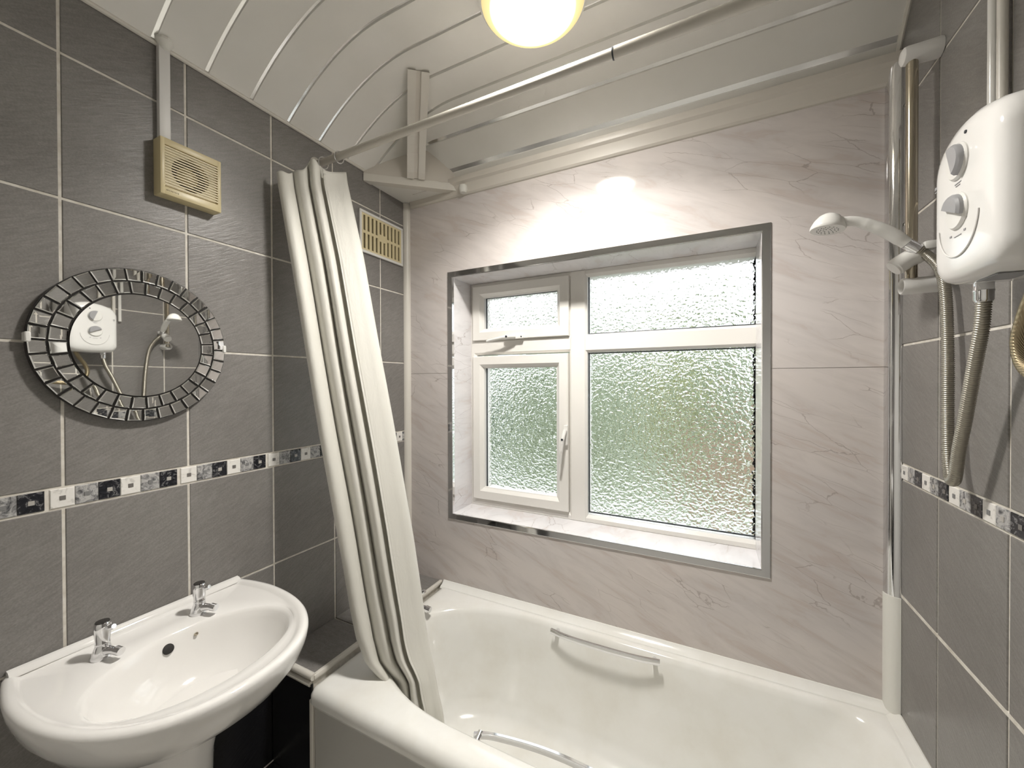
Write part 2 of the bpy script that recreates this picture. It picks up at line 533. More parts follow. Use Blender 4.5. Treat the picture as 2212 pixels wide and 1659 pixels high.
# chrome edging of the window opening
t_win = obj('trim_1', *join(*[loft([[(a[0] + a[2] * i, y, a[1] + a[3] * i) for i, y in [(0, 1.503), (0, 1.4965), (.0015, 1.4955), (.0235, 1.4955), (.0255, 1.497), (.0255, 1.512), (.020, 1.512)]],
                                   [(b[0] + b[2] * i, y, b[1] + b[3] * i) for i, y in [(0, 1.503), (0, 1.4965), (.0015, 1.4955), (.0235, 1.4955), (.0255, 1.497), (.0255, 1.512), (.020, 1.512)]]])
      for a, b in [((OX0, OZ0, 1, 1), (OX1, OZ0, -1, 1)), ((OX1, OZ0, -1, 1), (OX1, OZ1, -1, -1)), ((OX1, OZ1, -1, -1), (OX0, OZ1, 1, -1)), ((OX0, OZ1, 1, -1), (OX0, OZ0, 1, 1))]]),
      M['chrome'], kind='structure')
t_win['label'] = 'chrome edging strip framing the window opening'

# ---- window
win = thing('window_1', 'white framed window with four obscured glass panes', None, (-.45, FY, IZ0), kind='structure')
FB = 1.735
XRW = IX1 + .03     # the frame runs on behind the right lining
pf = lambda w_, yf, b_=.012: [(0, FB), (0, yf + .002), (.002, yf), (w_ - b_, yf), (w_, yf + .010), (w_, FB)]
ring_members('frame_rail', IX0, XRW, IZ0, IZ1, pf(.030, FY), M['upvc'], win)
# mullion and transoms, with bevelled shoulders
def bar_v(name, xc0, xc1, z0, z1, yf=FY):
    pr_ = [(xc0, FB), (xc0, yf + .010), (xc0 + .010, yf), (xc1 - .010, yf), (xc1, yf + .010), (xc1, FB)]
    return obj(name, *loft([[(x, y, z0) for x, y in pr_], [(x, y, z1) for x, y in pr_]]), M['upvc'], win)
def bar_h(name, zc0, zc1, x0, x1, yf=FY):
    pr_ = [(zc0, FB), (zc0, yf + .010), (zc0 + .010, yf), (zc1 - .010, yf), (zc1, yf + .010), (zc1, FB)]
    return obj(name, *loft([[(x0, y, z) for z, y in pr_], [(x1, y, z) for z, y in pr_]]), M['upvc'], win)
bar_v('mullion', -.551, -.470, IZ0 + .002, IZ1 - .002, FY - .002)
bar_h('transom', 1.630, 1.703, IX0 + .012, -.545, FY - .0005)
bar_h('transom', 1.624, 1.702, -.476, XRW - .012, FY - .0005)
sp = lambda w_: [(0, FB - .01), (0, FY - .010), (.003, FY - .013), (w_ - .018, FY - .013), (w_ - .004, FY + .002), (w_, FY + .004), (w_, FB - .01)]
ring_members('sash_rail', -1.046, -.549, 1.699, 1.966, [(i * .9 if 0 else i, y) for i, y in sp(.058)], M['upvc'], win)
ring_members('sash_rail', -1.046, -.553, .921, 1.622, sp(.058), M['upvc'], win)
GY = 1.682
PANES = [(-.984, -.592, 1.738, 1.910), (-.984, -.596, .972, 1.580), (-.468, XRW - .018, 1.703, 1.957), (-.468, XRW - .018, .925, 1.622)]
for (a, b, c_, d) in PANES:
    obj('glass_pane', *box(a - .006, b + .006, GY, GY + .005, c_ - .006, d + .006), M['glass'], win)
    ring_members('gasket', a, b, c_, d, [(0, GY - .006), (.0045, GY - .004), (.0045, GY - .0005), (0, GY - .0005)], M['gasket'], win, sides=(0, 3, 2))
# window handles: base plate, screw dots, lever
h1 = obj('window_handle', *rbox(-.862, -.765, FY - .026, FY - .013, 1.697, 1.716, .004), M['plastic'], win, True)
obj('lever', *tube(bez([(-.80, FY - .030, 1.708), (-.85, FY - .046, 1.705), (-.90, FY - .050, 1.697), (-.945, FY - .046, 1.690)]), [.0085] * 14 + [.0075] * 12 + [.006] * 11, 10), M['plastic'], h1, True)
obj('key_lock', *lathe((-.838, FY - .050, 1.707), (0, -1, 0), [(0, -.006), (.005, -.006), (.005, .0035), (0, .0035)], 12), M['gasket'], h1)
obj('screw_cap', *lathe((-.773, FY - .0255, 1.706), (0, -1, 0), [(0, -.002), (.0035, -.002), (.0035, .001), (0, .001)], 12), M['gasket'], h1)
h2 = obj('window_handle', *rbox(-.569, -.551, FY - .026, FY - .013, 1.218, 1.306, .004), M['plastic'], win, True)
obj('lever', *tube(bez([(-.560, FY - .030, 1.285), (-.565, FY - .046, 1.25), (-.570, FY - .050, 1.20), (-.578, FY - .046, 1.140)]), [.0085] * 14 + [.0075] * 12 + [.006] * 11, 10), M['plastic'], h2, True)
obj('key_lock', *lathe((-.566, FY - .052, 1.246), (0, -1, 0), [(0, -.006), (.005, -.006), (.005, .0035), (0, .0035)], 12), M['gasket'], h2)

# ---- corner trims, cornice
def quarter(cx, cy, sx, sy, r, z0, z1, n=8):
    pts = [(cx, cy)] + [(cx + sx * r * math.cos(t * math.pi / 2 / n), cy + sy * r * math.sin(t * math.pi / 2 / n)) for t in range(n + 1)]
    return loft([[(x, y, z0) for x, y in pts], [(x, y, z1) for x, y in pts]])
o = obj('trim_2', *quarter(XL + .0005, YF - .0005, 1, -1, .024, .58, 2.37), M['trim_white'], smooth=True, kind='structure'); o['label'] = 'white vertical trim in the corner beside the wall vent'
o = obj('trim_3', *quarter(XR - .0005, YF - .0005, -1, -1, .030, .885, 2.40), M['chrome'], smooth=True, kind='structure'); o['label'] = 'shiny chrome corner trim beside the shower rail'
o = obj('trim_4', *quarter(XR - .0005, YF - .0005, -1, -1, .031, .545, .885), M['sealant'], smooth=True, kind='structure'); o['label'] = 'white sealed corner trim above the bath end'
# cornice along the window wall
cp = [(YF, 2.343), (YF - .006, 2.345), (YF - .012, 2.352), (YF - .016, 2.372), (YF - .022, 2.388), (YF - .032, 2.396), (YF - .034, 2.404), (YF - .034, 2.418), (YF, 2.425)]
o = obj('trim_5', *loft([[(x, y, z) for y, z in cp] for x in (-1.30, XR - .002)]), M['cornice'], smooth=25, kind='structure'); o['label'] = 'cream moulded cornice along the top of the window wall'

# ---- ceiling: coved down to the left wall and to the window wall, clad in planks with silver seams
def fL(x):
    d = min(max(x - XL, 0), .46); return 2.41 + .19 * (1 - (1 - d / .46) ** 2)
def gW(y):
    e_ = min(max(YF - y, 0), .235); return 2.42 + .18 * (1 - (1 - e_ / .235) ** 2)
def S(x, y):
    return min(fL(x), gW(y))
ceiling = struct('ceiling', box(XL - .1, XR + .1, YN - .1, YF + .3, 2.66, 2.72), M['paint'], 'white plank ceiling curving down at two walls')
SEAM = [YN]
y = .636 - .125 * 12
while y < .60:
    if y > YN + .03:
        SEAM.append(y)
    y += .125
SEAM += [.636, .762, .887, 1.011, 1.139, 1.267, 1.388, 1.475, YF]
XS = [XL + .46 * (i / 22) for i in range(23)] + [XL + .46 + (XR - XL - .46) * (i / 6) for i in range(1, 7)]
def strip(y0, y1, off, th, ny):
    V, Fc = [], []
    ys = [y0 + (y1 - y0) * j / ny for j in range(ny + 1)]
    nx = len(XS)
    for lev in (0, 1):
        for yy in ys:
            for xx in XS:
                V.append((xx, yy, S(xx, yy) + off + lev * th))
    nn = nx * (ny + 1)
    for j in range(ny):
        for i in range(nx - 1):
            a = j * nx + i
            Fc.append((a, a + 1, a + nx + 1, a + nx)); Fc.append((nn + a, nn + a + nx, nn + a + nx + 1, nn + a + 1))
    for i in range(nx - 1):
        for a in (i, ny * nx + i):
            Fc.append((a, a + 1, nn + a + 1, nn + a))
    for j in range(ny):
        for a in (j * nx, j * nx + nx - 1):
            Fc.append((a, a + nx, nn + a + nx, nn + a))
    return V, Fc
HG = .0058
for a, b in zip(SEAM[:-1], SEAM[1:]):
    obj('ceiling_plank', *strip(a + HG, b - HG, 0, .008, 6 if a > 1.1 else 2), M['ceil'], ceiling, 30)
for s in SEAM[1:-1]:
    obj('seam_strip', *strip(s - HG - .001, s + HG + .001, .0048, .003, 1), M['chrome_strip'], ceiling, 30)
# bead where planks meet the side walls
def path_bead(pts, r):
    return tube(pts, r, 8)
o = obj('trim_6', *path_bead([(XL + .004, yy, 2.412) for yy in (YN, 0, 1.23)], .006), M['trim_white'], smooth=True, kind='structure'); o['label'] = 'thin white bead between ceiling planks and basin wall tiles'
o = obj('trim_7', *path_bead([(XR - .004, yy, gW(yy) - .003) for yy in [YN, 0, 1.0, 1.265] + [1.265 + .0225 * i for i in range(1, 11)]], .006), M['trim_white'], smooth=True, kind='structure'); o['label'] = 'thin white bead between ceiling planks and shower wall tiles'

# boxed corner where both coves meet
P1, P2, PC = Vector((XL, 1.231, 0)), Vector((-1.02, YF, 0)), Vector((XL, YF, 0))
dg = (P2 - P1).normalized(); nrm = Vector((dg.y, -dg.x, 0))    # towards the room
cb = thing('trim_8', 'boxed white ceiling corner with flat triangle and cover strips', None, (-1.22, 1.41, 2.36), kind='structure')
zb = 2.372
tri = [(p.x, p.y) for p in (P1, P2, PC)]
obj('corner_plate', *loft([[(x, y, zb) for x, y in tri], [(x, y, zb + .008) for x, y in tri]]), M['ceil'], cb)
mid = P1.lerp(PC, .55)
for k_ in range(1):
    a_ = PC.lerp(P1, .22) + Vector((.10, 0, 0)); b_ = a_ + Vector((.055, .0, 0))
    obj('seam_line', *box(XL + .10, XL + .185, 1.428, 1.432, zb - .001, zb + .004), M['chrome_strip'], cb)
# upright filler: from the plate up to the coves
nseg = 24
V = []
for i in range(nseg + 1):
    p = P1.lerp(P2, i / nseg)
    for off in (0, -.006):
        q = p + nrm * off
        V += [(q.x, q.y, zb), (q.x, q.y, max(S(p.x, p.y), zb + .01) + .006)]
Fc = []
for i in range(nseg):
    a = i * 4; b = a + 4
    Fc += [(a, b, b + 1, a + 1), (a + 2, a + 3, b + 3, b + 2), (a + 1, b + 1, b + 3, a + 3), (a, a + 2, b + 2, b)]
obj('corner_filler', V, Fc, M['cornice'], cb)
# angle strip along the diagonal
e0, e1 = P1 - dg * .0, P2 + dg * .012
def diag(prof):
    r = []
    for p in (e0, e1):
        r.append([(p.x + nrm.x * n_, p.y + nrm.y * n_, z_) for n_, z_ in prof])
    return loft(r)
obj('angle_strip', *diag([(.006, zb - .004), (.006, zb + .028), (.003, zb + .030), (-.001, zb + .030), (-.001, zb + .001), (-.028, zb + .001), (-.028, zb - .004)]), M['trim_white'], cb)
# twin cover strips running up from the angle strip onto the ceiling
pa, pb, pc = Vector((-.915, 1.095, 0)), Vector((-1.164, 1.372, 0)), Vector((-1.160, 1.367, 0))
path = []
za, zc_ = S(pa.x, pa.y) - .002, zb + .029
for i in range(15):
    t = i / 14
    p = pa.lerp(pc, t)
    ch = za + (zc_ - za) * t
    path.append(Vector((p.x, p.y, ch + .42 * max(S(p.x, p.y) - ch, 0) * math.sin(math.pi * min(t * 1.15, 1)) ** .5)))
lat = Vector((dg.x, dg.y, 0))
DN = (nrm * .75 - Vector((0, 0, .66))).normalized()
def cover(u0, u1, drop):
    rings = []
    for p in path:
        rings.append([p + lat * u0 - DN * .040, p + lat * u0 + DN * drop, p + lat * u1 + DN * drop, p + lat * u1 - DN * .040])
    return loft(rings)
obj('cover_strip', *cover(-.038, -.008, .012), M['trim_white'], cb)
obj('cover_strip', *cover(.010, .038, .009), M['trim_white'], cb)
obj('cover_strip', *cover(-.009, .011, .001), M['cornice'], cb)
obj('sealant_blob', *lathe((-.985, YF - .022, 2.366), (0, 0, 1), [(0, -.022), (.014, -.02), (.020, -.004), (.018, .012), (0, .018)], 12), M['sealant'], cb, True)

# ================================================================== TILED LEDGE at the bath's tap end
LX, LYN, LZ = -1.125, .822, .560
ledge = thing('tiled_ledge', 'tiled ledge boxed in between the basin wall and the bath taps', 'ledge', ((XL + LX) / 2, 1.16, 0))
obj('ledge_body', *box(XL, LX - .004, LYN + .004, YF, 0, LZ - .004), M['grout'], ledge)
def ledge_tile(x0, x1, y0, y1, m):
    obj('tile', *rbox(x0, x1, y0, y1, LZ - .006, LZ, .0012, 1), m, ledge)
ledge_tile(XL + .004, LX - .004, LYN + .008, 1.069 - .003, M['tile'])
ledge_tile(XL + .004, LX - .004, 1.069 + .003, 1.315 - .003, M['tile'])
ledge_tile(XL + .004, LX - .004, 1.315 + .003, YF - .003, M['tile'])
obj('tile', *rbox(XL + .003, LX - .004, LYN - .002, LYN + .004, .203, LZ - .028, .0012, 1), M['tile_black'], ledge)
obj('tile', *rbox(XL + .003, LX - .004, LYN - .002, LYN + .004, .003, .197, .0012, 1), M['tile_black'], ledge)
obj('edge_trim', *tube([(XL + .002, LYN + .004, LZ - .004), (LX - .002, LYN + .004, LZ - .004)], .011, 12), M['trim_white'], ledge, True)
obj('edge_trim', *tube([(XL + .002, LYN - .001, LZ - .026), (LX - .010, LYN - .001, LZ - .026)], .0085, 10), M['trim_white'], ledge, True)
obj('edge_trim', *rbox(LX - .012, LX + .003, LYN + .004, YF - .002, LZ - .014, LZ + .002, .004), M['trim_white'], ledge, True)

# ================================================================== BATH
bath = thing('bathtub', 'white built-in bathtub under the window with chrome grab handles', 'bathtub', (-.31, 1.15, 0))
RZ = .545
def rrect(x0, x1, y0, y1, rl, rr, n=14, side=10):
    """closed loop; rl=(rx,ry) for the tap end, rr for the other end"""
    pts = []
    def arc(cx, cy, rx, ry, a0):
        for i in range(n + 1):
            t = math.radians(a0 + 90 * i / n); pts.append((cx + rx * math.cos(t), cy + ry * math.sin(t)))
    def seg(n_):
        pts.append(None)
    arc(x1 - rr[0], y0 + rr[1], rr[0], rr[1], -90)
    arc(x1 - rr[0], y1 - rr[1], rr[0], rr[1], 0)
    a = pts[-1]; b = (x0 + rl[0], y1)
    for i in range(1, side): pts.append((a[0] + (b[0] - a[0]) * i / side, a[1] + (b[1] - a[1]) * i / side))
    arc(x0 + rl[0], y1 - rl[1], rl[0], rl[1], 90)
    arc(x0 + rl[0], y0 + rl[1], rl[0], rl[1], 180)
    a = pts[-1]; b = (x1 - rr[0], y0)
    for i in range(1, side): pts.append((a[0] + (b[0] - a[0]) * i / side, a[1] + (b[1] - a[1]) * i / side))
    return pts
BX0, BX1, BY0, BY1 = LX + .004, XR - .001, .800, YF - .001
O_ = lambda i, z: [(x, y, z) for x, y in rrect(BX0 + i, BX1 - i, BY0 + i, BY1 - i, (.02, .02), (.02, .02))]
I_ = lambda x0, x1, y0, y1, z, rl, rr: [(x, y, z) for x, y in rrect(x0, x1, y0, y1, rl, rr)]
rings = [O_(.030, .478), O_(.006, .484), O_(0, .498), O_(.001, .520), O_(.008, .536), O_(.022, RZ - .002), O_(.036, RZ),
         I_(-1.045, .446, .880, 1.452, RZ - .001, (.40, .21), (.10, .10)),
         I_(-1.036, .438, .889, 1.444, RZ - .006, (.40, .21), (.10, .10)),
         I_(-1.028, .430, .897, 1.437, RZ - .020, (.40, .21), (.11, .11)),
         I_(-1.010, .395, .910, 1.425, .45, (.38, .21), (.13, .13)),
         I_(-.985, .335, .925, 1.410, .33, (.36, .20), (.15, .15)),
         I_(-.955, .250, .940, 1.395, .22, (.33, .19), (.17, .16)),
         I_(-.925, .195, .960, 1.375, .178, (.31, .18), (.17, .16)),
         I_(-.86, .13, 1.01, 1.325, .160, (.28, .14), (.16, .14)),
         I_(-.60, -.10, 1.13, 1.20, .156, (.15, .03), (.1, .03))]
obj('tub', *loft(rings, cap0=False), M['enamel'], bath, 60)
obj('side_panel', *rbox(BX0 + .006, BX1 - .004, BY0 + .016, BY0 + .024, .002, .500, .002, 1), M['bath_panel'], bath)
obj('end_strip', *rbox(BX0 - .002, BX0 + .012, BY0 + .006, BY0 + .016, .002, .500, .002, 1), M['trim_white'], bath)
# grab handles: far one straight, near one arched
def grab(name, pts, hw, hh, posts):
    P = bez(pts, 8)
    rings_ = []
    for i, p in enumerate(P):
        t_ = (P[min(i + 1, len(P) - 1)] - P[max(i - 1, 0)]).normalized()
        sd = t_.cross(Vector((0, 0, 1))).normalized()
        up_ = Vector((0, 0, 1))
        rings_.append([p + sd * (hw * a) + up_ * (hh * b) for a, b in ((-1, -.7), (-.7, -1), (.7, -1), (1, -.7), (1, .7), (.7, 1), (-.7, 1), (-1, .7))])
    g_ = obj(name, *loft(rings_), M['chrome'], bath, 40)
    for a, b in posts:
        obj('mounting_post', *tube([a, b], .008, 10), M['chrome'], g_, True)
    return g_
grab('grab_handle', [(-.545, 1.415, .533), (-.45, 1.400, .534), (-.25, 1.400, .536), (-.148, 1.413, .537)], .005, .0095,
     [((-.525, 1.412, .531), (-.525, 1.444, .526)), ((-.168, 1.410, .533), (-.168, 1.444, .526))])
grab('grab_handle', [(-.575, .905, .528), (-.52, .925, .530), (-.38, .945, .532), (-.24, .945, .532), (-.10, .925, .530), (-.045, .905, .528)], .005, .0085,
     [((-.560, .918, .534), (-.560, .885, .522)), ((-.060, .918, .534), (-.060, .885, .522))])

def pillar_tap(root, x, y, z, dirv, s=1.0, name='tap'):
    """pillar tap: sloped foot, barrel, flat cap, lever, spout (spout points along dirv)"""
    d = Vector((*dirv, 0)).normalized(); b = Vector((x, y, z))
    foot = []
    for k_, (rx, h, sh) in enumerate([(.0235, 0, 0), (.0245, .006, 0), (.023, .012, .001), (.0205, .022, .003), (.0165, .034, .004), (.0155, .040, .004)]):
        c = b + d * (sh * s) + Vector((0, 0, h * s))
        foot.append([c + Vector((math.cos(t) * rx * s, math.sin(t) * rx * s, 0)) for t in [2 * math.pi * i / 20 for i in range(20)]])
    tp = obj(name, *loft(foot), M['chrome'], root, True)
    c = b + d * .004 * s + Vector((0, 0, .041 * s))
    obj('barrel', *lathe(c, (0, 0, 1), [(0, 0), (.0165 * s, 0), (.0165 * s, .004 * s), (.0155 * s, .006 * s), (.0185 * s, .044 * s), (.0185 * s, .056 * s), (.0165 * s, .060 * s), (0, .060 * s)], 20), M['chrome'], tp, True)
    obj('cap', *lathe(c + Vector((0, 0, .0595 * s)), (0, 0, 1), [(0, 0), (.0155 * s, 0), (.0145 * s, .0025 * s), (0, .003 * s)], 20), M['black_chrome'], tp, True)
    l0 = c + Vector((0, 0, .047 * s)) + d * .014 * s
    obj('lever', *tube([l0, l0 + d * .012 * s - Vector((0, 0, .002 * s)), l0 + d * .019 * s + Vector((0, 0, .002 * s)), l0 + d * .026 * s + Vector((0, 0, .005 * s))], [.0055 * s, .0055 * s, .0085 * s, .006 * s], 10), M['chrome'], tp, True)
    s0 = b + d * .010 * s + Vector((0, 0, .021 * s))
    obj('spout', *tube([s0, s0 + d * .022 * s + Vector((0, 0, .004 * s)), s0 + d * .040 * s + Vector((0, 0, .006 * s)), s0 + d * .0405 * s + Vector((0, 0, .006 * s)), s0 + d * .058 * s + Vector((0, 0, .004 * s))], [.013 * s, .0105 * s, .0095 * s, .0115 * s, .011 * s], 14), M['chrome'], tp, True)
    return tp
M['black_chrome'] = mat('dark_tap_cap', (.10, .095, .09), .2, .8)
pillar_tap(bath, -1.082, 1.262, RZ - .001, (1, .05), 1.05)
# bead of sealant round the bath
sb = obj('trim_9', *join(loft([[(x, y, z) for y, z in ((YF, RZ - .03), (YF - .034, RZ - .004), (YF - .030, RZ + .002), (YF - .014, RZ + .009), (YF - .004, RZ + .020), (YF, RZ + .020))] for x in (LX + .01, XR - .005)]),
                        loft([[(x, y, z) for x, z in ((XR, RZ - .03), (XR - .034, RZ - .004), (XR - .030, RZ + .002), (XR - .014, RZ + .006), (XR - .004, RZ + .012), (XR, RZ + .012))] for y in (BY0, YF - .01)])),
         M['enamel'], smooth=30, kind='structure')
sb['label'] = 'cream sealing strip where bath rim meets walls'

# ================================================================== WASHBASIN
basin = thing('washbasin', 'white oval pedestal washbasin with two chrome taps', 'washbasin', (-1.15, .483, 0))
BCX, BCY = -1.10, .483
def outer_r(th):
    """radius of the basin outline from (BCX,BCY) in direction th"""
    lo, hi = 0.0, .6
    def inside(r):
        x = BCX + r * math.cos(th); y = abs(r * math.sin(th))
        if x < XL + .002: return False
        if x >= -1.19:
            return (abs(x + 1.19) / .345) ** 2.25 + (y / .258) ** 2.25 < 1
        t = (-1.19 - x) / (-1.19 - XL)
        return y < .258 - .024 * t ** 1.6
    for _ in range(40):
        m_ = (lo + hi) / 2
        if inside(m_): lo = m_
        else: hi = m_
    return lo
NB = 120
THS = [2 * math.pi * i / NB for i in range(NB)]
OR = [outer_r(t) for t in THS]
def bowl_r(th):
    # ellipse centred a little in front
    cx, cy, ax, ay = -1.060, .487, .143, .194
    dx, dy = math.cos(th), math.sin(th)
    ox, oy = BCX - cx, BCY - cy
    A = (dx / ax) ** 2 + (dy / ay) ** 2; B = 2 * (ox * dx / ax ** 2 + oy * dy / ay ** 2); C = (ox / ax) ** 2 + (oy / ay) ** 2 - 1
    return (-B + math.sqrt(B * B - 4 * A * C)) / (2 * A)
BR = [bowl_r(t) for t in THS]
def oring(s, z, dx=0):
    return [(max(BCX + dx + OR[i] * s * math.cos(THS[i]), XL + .002), BCY + OR[i] * s * math.sin(THS[i]), z) for i in range(NB)]
def off_ring(o_, z):
    return [(BCX + (OR[i] - o_) * math.cos(THS[i]), BCY + (OR[i] - o_) * math.sin(THS[i]), z) for i in range(NB)]
def bring(s, z, dx=0):
    cx, cy = -1.060, .487
    return [(cx + dx + (BCX + BR[i] * math.cos(THS[i]) - cx) * s, cy + (BCY + BR[i] * math.sin(THS[i]) - cy) * s, z) for i in range(NB)]
def mixr(a, b, t, z):
    return [(p[0] * (1 - t) + q[0] * t, p[1] * (1 - t) + q[1] * t, z) for p, q in zip(a, b)]
RB = .880
rr_ = [oring(.34, .69, -.03), oring(.50, .708, -.03), oring(.70, .738, -.025), oring(.86, .778, -.014), oring(.955, .820, -.004), oring(.99, .850), oring(1.0, RB - .012), off_ring(.0015, RB - .005), off_ring(.006, RB - .0008), off_ring(.012, RB),
       off_ring(.017, RB - .0006), off_ring(.022, RB - .0032), off_ring(.027, RB - .0065), off_ring(.031, RB - .0085)]
base_in = off_ring(.031, RB)
bo = bring(1.04, RB)
rr_ += [mixr(base_in, bo, .5, RB - .010), bring(1.04, RB - .0115), bring(1.012, RB - .0135), bring(.985, RB - .020), bring(.95, RB - .036), bring(.88, RB - .070), bring(.76, RB - .105), bring(.58, RB - .130), bring(.36, RB - .142), bring(.14, RB - .147), bring(.06, RB - .149)]
obj('bowl', *loft(rr_), M['ceramic'], basin, 75)
# raised back ledge along the wall
obj('back_ledge', *loft([[(x, y, z) for x, z in ((XL + .001, RB - .012), (XL + .001, RB + .006), (XL + .003, RB + .008), (XL + .014, RB + .007), (XL + .020, RB + .003), (XL + .024, RB - .004))] for y in (.483 - .228, .483 - .22, .483 + .22, .483 + .228)]), M['ceramic'], basin, 30)
def ped(z, hx, hy, cx):
    return [(max(cx + hx * math.cos(t), XL + .004), .483 + hy * math.copysign(abs(math.sin(t)) ** .9, math.sin(t)), z) for t in [2 * math.pi * i / 40 for i in range(40)]]
obj('pedestal', *loft([ped(0, .12, .115, -1.19), ped(.03, .118, .112, -1.19), ped(.06, .10, .093, -1.19), ped(.2, .088, .080, -1.19), ped(.45, .086, .073, -1.185), ped(.58, .090, .074, -1.18), ped(.66, .10, .086, -1.17), ped(.715, .118, .105, -1.165), ped(.75, .13, .118, -1.165)]), M['ceramic'], basin, True)
# overflow hole, chain stay, waste
ov = Vector((-1.060 - .143 * .935, .478, RB - .040))
nv = Vector((1, .05, .62)).normalized()
obj('overflow_hole', *lathe(ov + nv * .001, nv, [(0, -.006), (.0115, -.006), (.0115, .0012), (.0105, .0016), (0, .0016)], 20), M['dark'], basin, True)
st_ = Vector((-1.060 - .143 * .90, .535, RB - .034))
obj('chain_stay', *lathe(st_, nv, [(0, -.004), (.004, -.004), (.004, .003), (.0025, .005), (0, .005)], 12), M['rail_chrome'], basin, True)
obj('waste', *lathe((-1.06, .487, RB - .1485), (0, 0, 1), [(0, 0), (.022, 0), (.022, .002), (.016, .003), (.014, .001), (0, .001)], 20), M['chrome'], basin, True)
pillar_tap(basin, -1.245, .375, RB - .0115, (1, .30), .82)
pillar_tap(basin, -1.245, .566, RB - .0115, (1, .30), .82)

# ================================================================== ROUND MIRROR
MC = Vector((XL + .016, .479, 1.595)); MR = .196
MROT = Matrix.Rotation(math.radians(0.5), 3, 'Z')
mir = thing('round_mirror', 'round wall mirror bordered by two rings of small mirror tiles', 'mirror', (XL, .479, 1.595 - MR))
def mp_(r, th, dx=0.0):
    v = MROT @ Vector((dx, r * math.sin(th), r * math.cos(th)))
    return MC + v
def disc(r0, r1, dx0, dx1, n=96):
    V = [mp_(r, 2 * math.pi * i / n, dx) for r, dx in ((r0, dx1), (r1, dx1), (r1, dx0), (r0, dx0)) for i in range(n)]
    Fc = []
    for a in range(4):
        b = (a + 1) % 4
        Fc += [(a * n + i, a * n + (i + 1) % n, b * n + (i + 1) % n, b * n + i) for i in range(n)]
    return V, Fc
obj('backing', *disc(.0005, MR, -.010, -.001), M['mirror_back'], mir)
obj('mirror_glass', *disc(.0005, .1305, -.001, .003), M['mirror'], mir)
def mtile(r0, r1, t0, t1, tilt):
    h = .0035
    def p(r, t, d): return mp_(r, t, d)
    ra, rb = r0 + .0022, r1 - .0022
    ta, tb = t0 + .0022 / r1, t1 - .0022 / r1
    def dz(r, t):
        return h + tilt[0] * (r - (r0 + r1) / 2) + tilt[1] * ((t - (t0 + t1) / 2) * r1)
    rad = [(r0, t0), (r1, t0), (r1, t1), (r0, t1)]
    top = [(ra, ta), (rb, ta), (rb, tb), (ra, tb)]
    V = [p(r, t, -.001) for r, t in rad] + [p(r, t, h - .002) for r, t in rad] + [p(r, t, dz(r, t)) for r, t in top]
    Fc = [(8, 9, 10, 11)] + [(a + j, a + (j + 1) % 4, a + 4 + (j + 1) % 4, a + 4 + j) for a in (0, 4) for j in range(4)]
    return V, Fc
for (n_, r0, r1, ph) in ((36, .1665, .1945, 0.0), (31, .1345, .1630, .05)):
    for i in range(n_):
        gp = .0016 / r1
        t0 = ph + 2 * math.pi * i / n_ + gp + random.uniform(0, .006); t1 = ph + 2 * math.pi * (i + 1) / n_ - gp - random.uniform(0, .006)
        obj('mirror_tile', *mtile(r0, r1, t0, t1, (random.uniform(-.02, .02), random.uniform(-.025, .025))), M['mirror'], mir)
for th in (math.pi / 2 * .985, -math.pi / 2 * .985):
    q = mp_(.193, th)
    obj('clip', *rbox(XL + .0005, q.x + .006, q.y - .0045, q.y + .0045, q.z - .011, q.z + .011, .002, 1), M['plastic'], mir, True)

# ================================================================== EXTRACTOR FAN
fan = thing('extractor_fan', 'yellowed square extractor fan with slatted grille on the tiled wall', 'extractor fan', (XL, .583, 2.002))
FX = XL + .040
fy0, fy1, fz0, fz1 = .511, .656, 2.002, 2.153
gy0, gy1, gz0, gz1 = .522, .646, 2.024, 2.134
fc = join(rbox(XL + .0005, FX, fy0, gy0, fz0, fz1, .003), rbox(XL + .0005, FX, gy1, fy1, fz0, fz1, .003), rbox(XL + .0005, FX, gy0 - .003, gy1 + .003, fz0, gz0, .003), rbox(XL + .0005, FX, gy0 - .003, gy1 + .003, gz1, fz1, .003))
obj('casing', *fc, M['cream'], fan, 40)
fcy, fcz, fr = .583, 2.079, .0445
V, Fc = [], []
n_ = 64
for i in range(n_):
    t = 2 * math.pi * i / n_; c_, s_ = math.cos(t), math.sin(t)
    k_ = min((gy1 - .583) / abs(c_) if abs(c_) > 1e-6 else 9, ((gz1 - fcz) if s_ > 0 else (fcz - gz0)) / abs(s_) if abs(s_) > 1e-6 else 9)
    V += [(FX - .0085, fcy + fr * c_, fcz + fr * s_), (FX - .0085, fcy + k_ * c_, fcz + k_ * s_), (FX - .030, fcy + fr * c_, fcz + fr * s_)]
for i in range(n_):
    a = 3 * i; b = 3 * ((i + 1) % n_)
    Fc += [(a, b, b + 1, a + 1), (a, a + 2, b + 2, b)]
obj('grille_plate', V, Fc, M['cream_pale'], fan)
obj('duct_back', *lathe((FX - .031, fcy, fcz), (1, 0, 0), [(0, 0), (fr + .002, 0), (fr + .002, .002), (0, .002)], 48), M['dark'], fan)
obj('motor_hub', *lathe((FX - .029, fcy, fcz), (1, 0, 0), [(0, 0), (.0255, 0), (.0245, .004), (.019, .008), (.009, .010), (0, .0105)], 32), M['cream'], fan, True)
for i in range(15):
    z = gz0 + .006 + i * (gz1 - gz0 - .010) / 14
    obj('slat', *box(FX - .0036, FX - .0005, gy0 - .001, gy1 + .001, z - .0016, z + .0016), M['cream_pale'], fan)
for i, wd in enumerate((.0026, .0018, .0014, .0022, .0018, .0016, .0018, .0016, .0020)):
    yy = .5235 + i * .0032
    obj('maker_mark', *box(FX - .0002, FX + .0003, yy, yy + wd, 2.0125 + (.0008 if i % 2 else 0), 2.0155), M['brown_print'], fan)
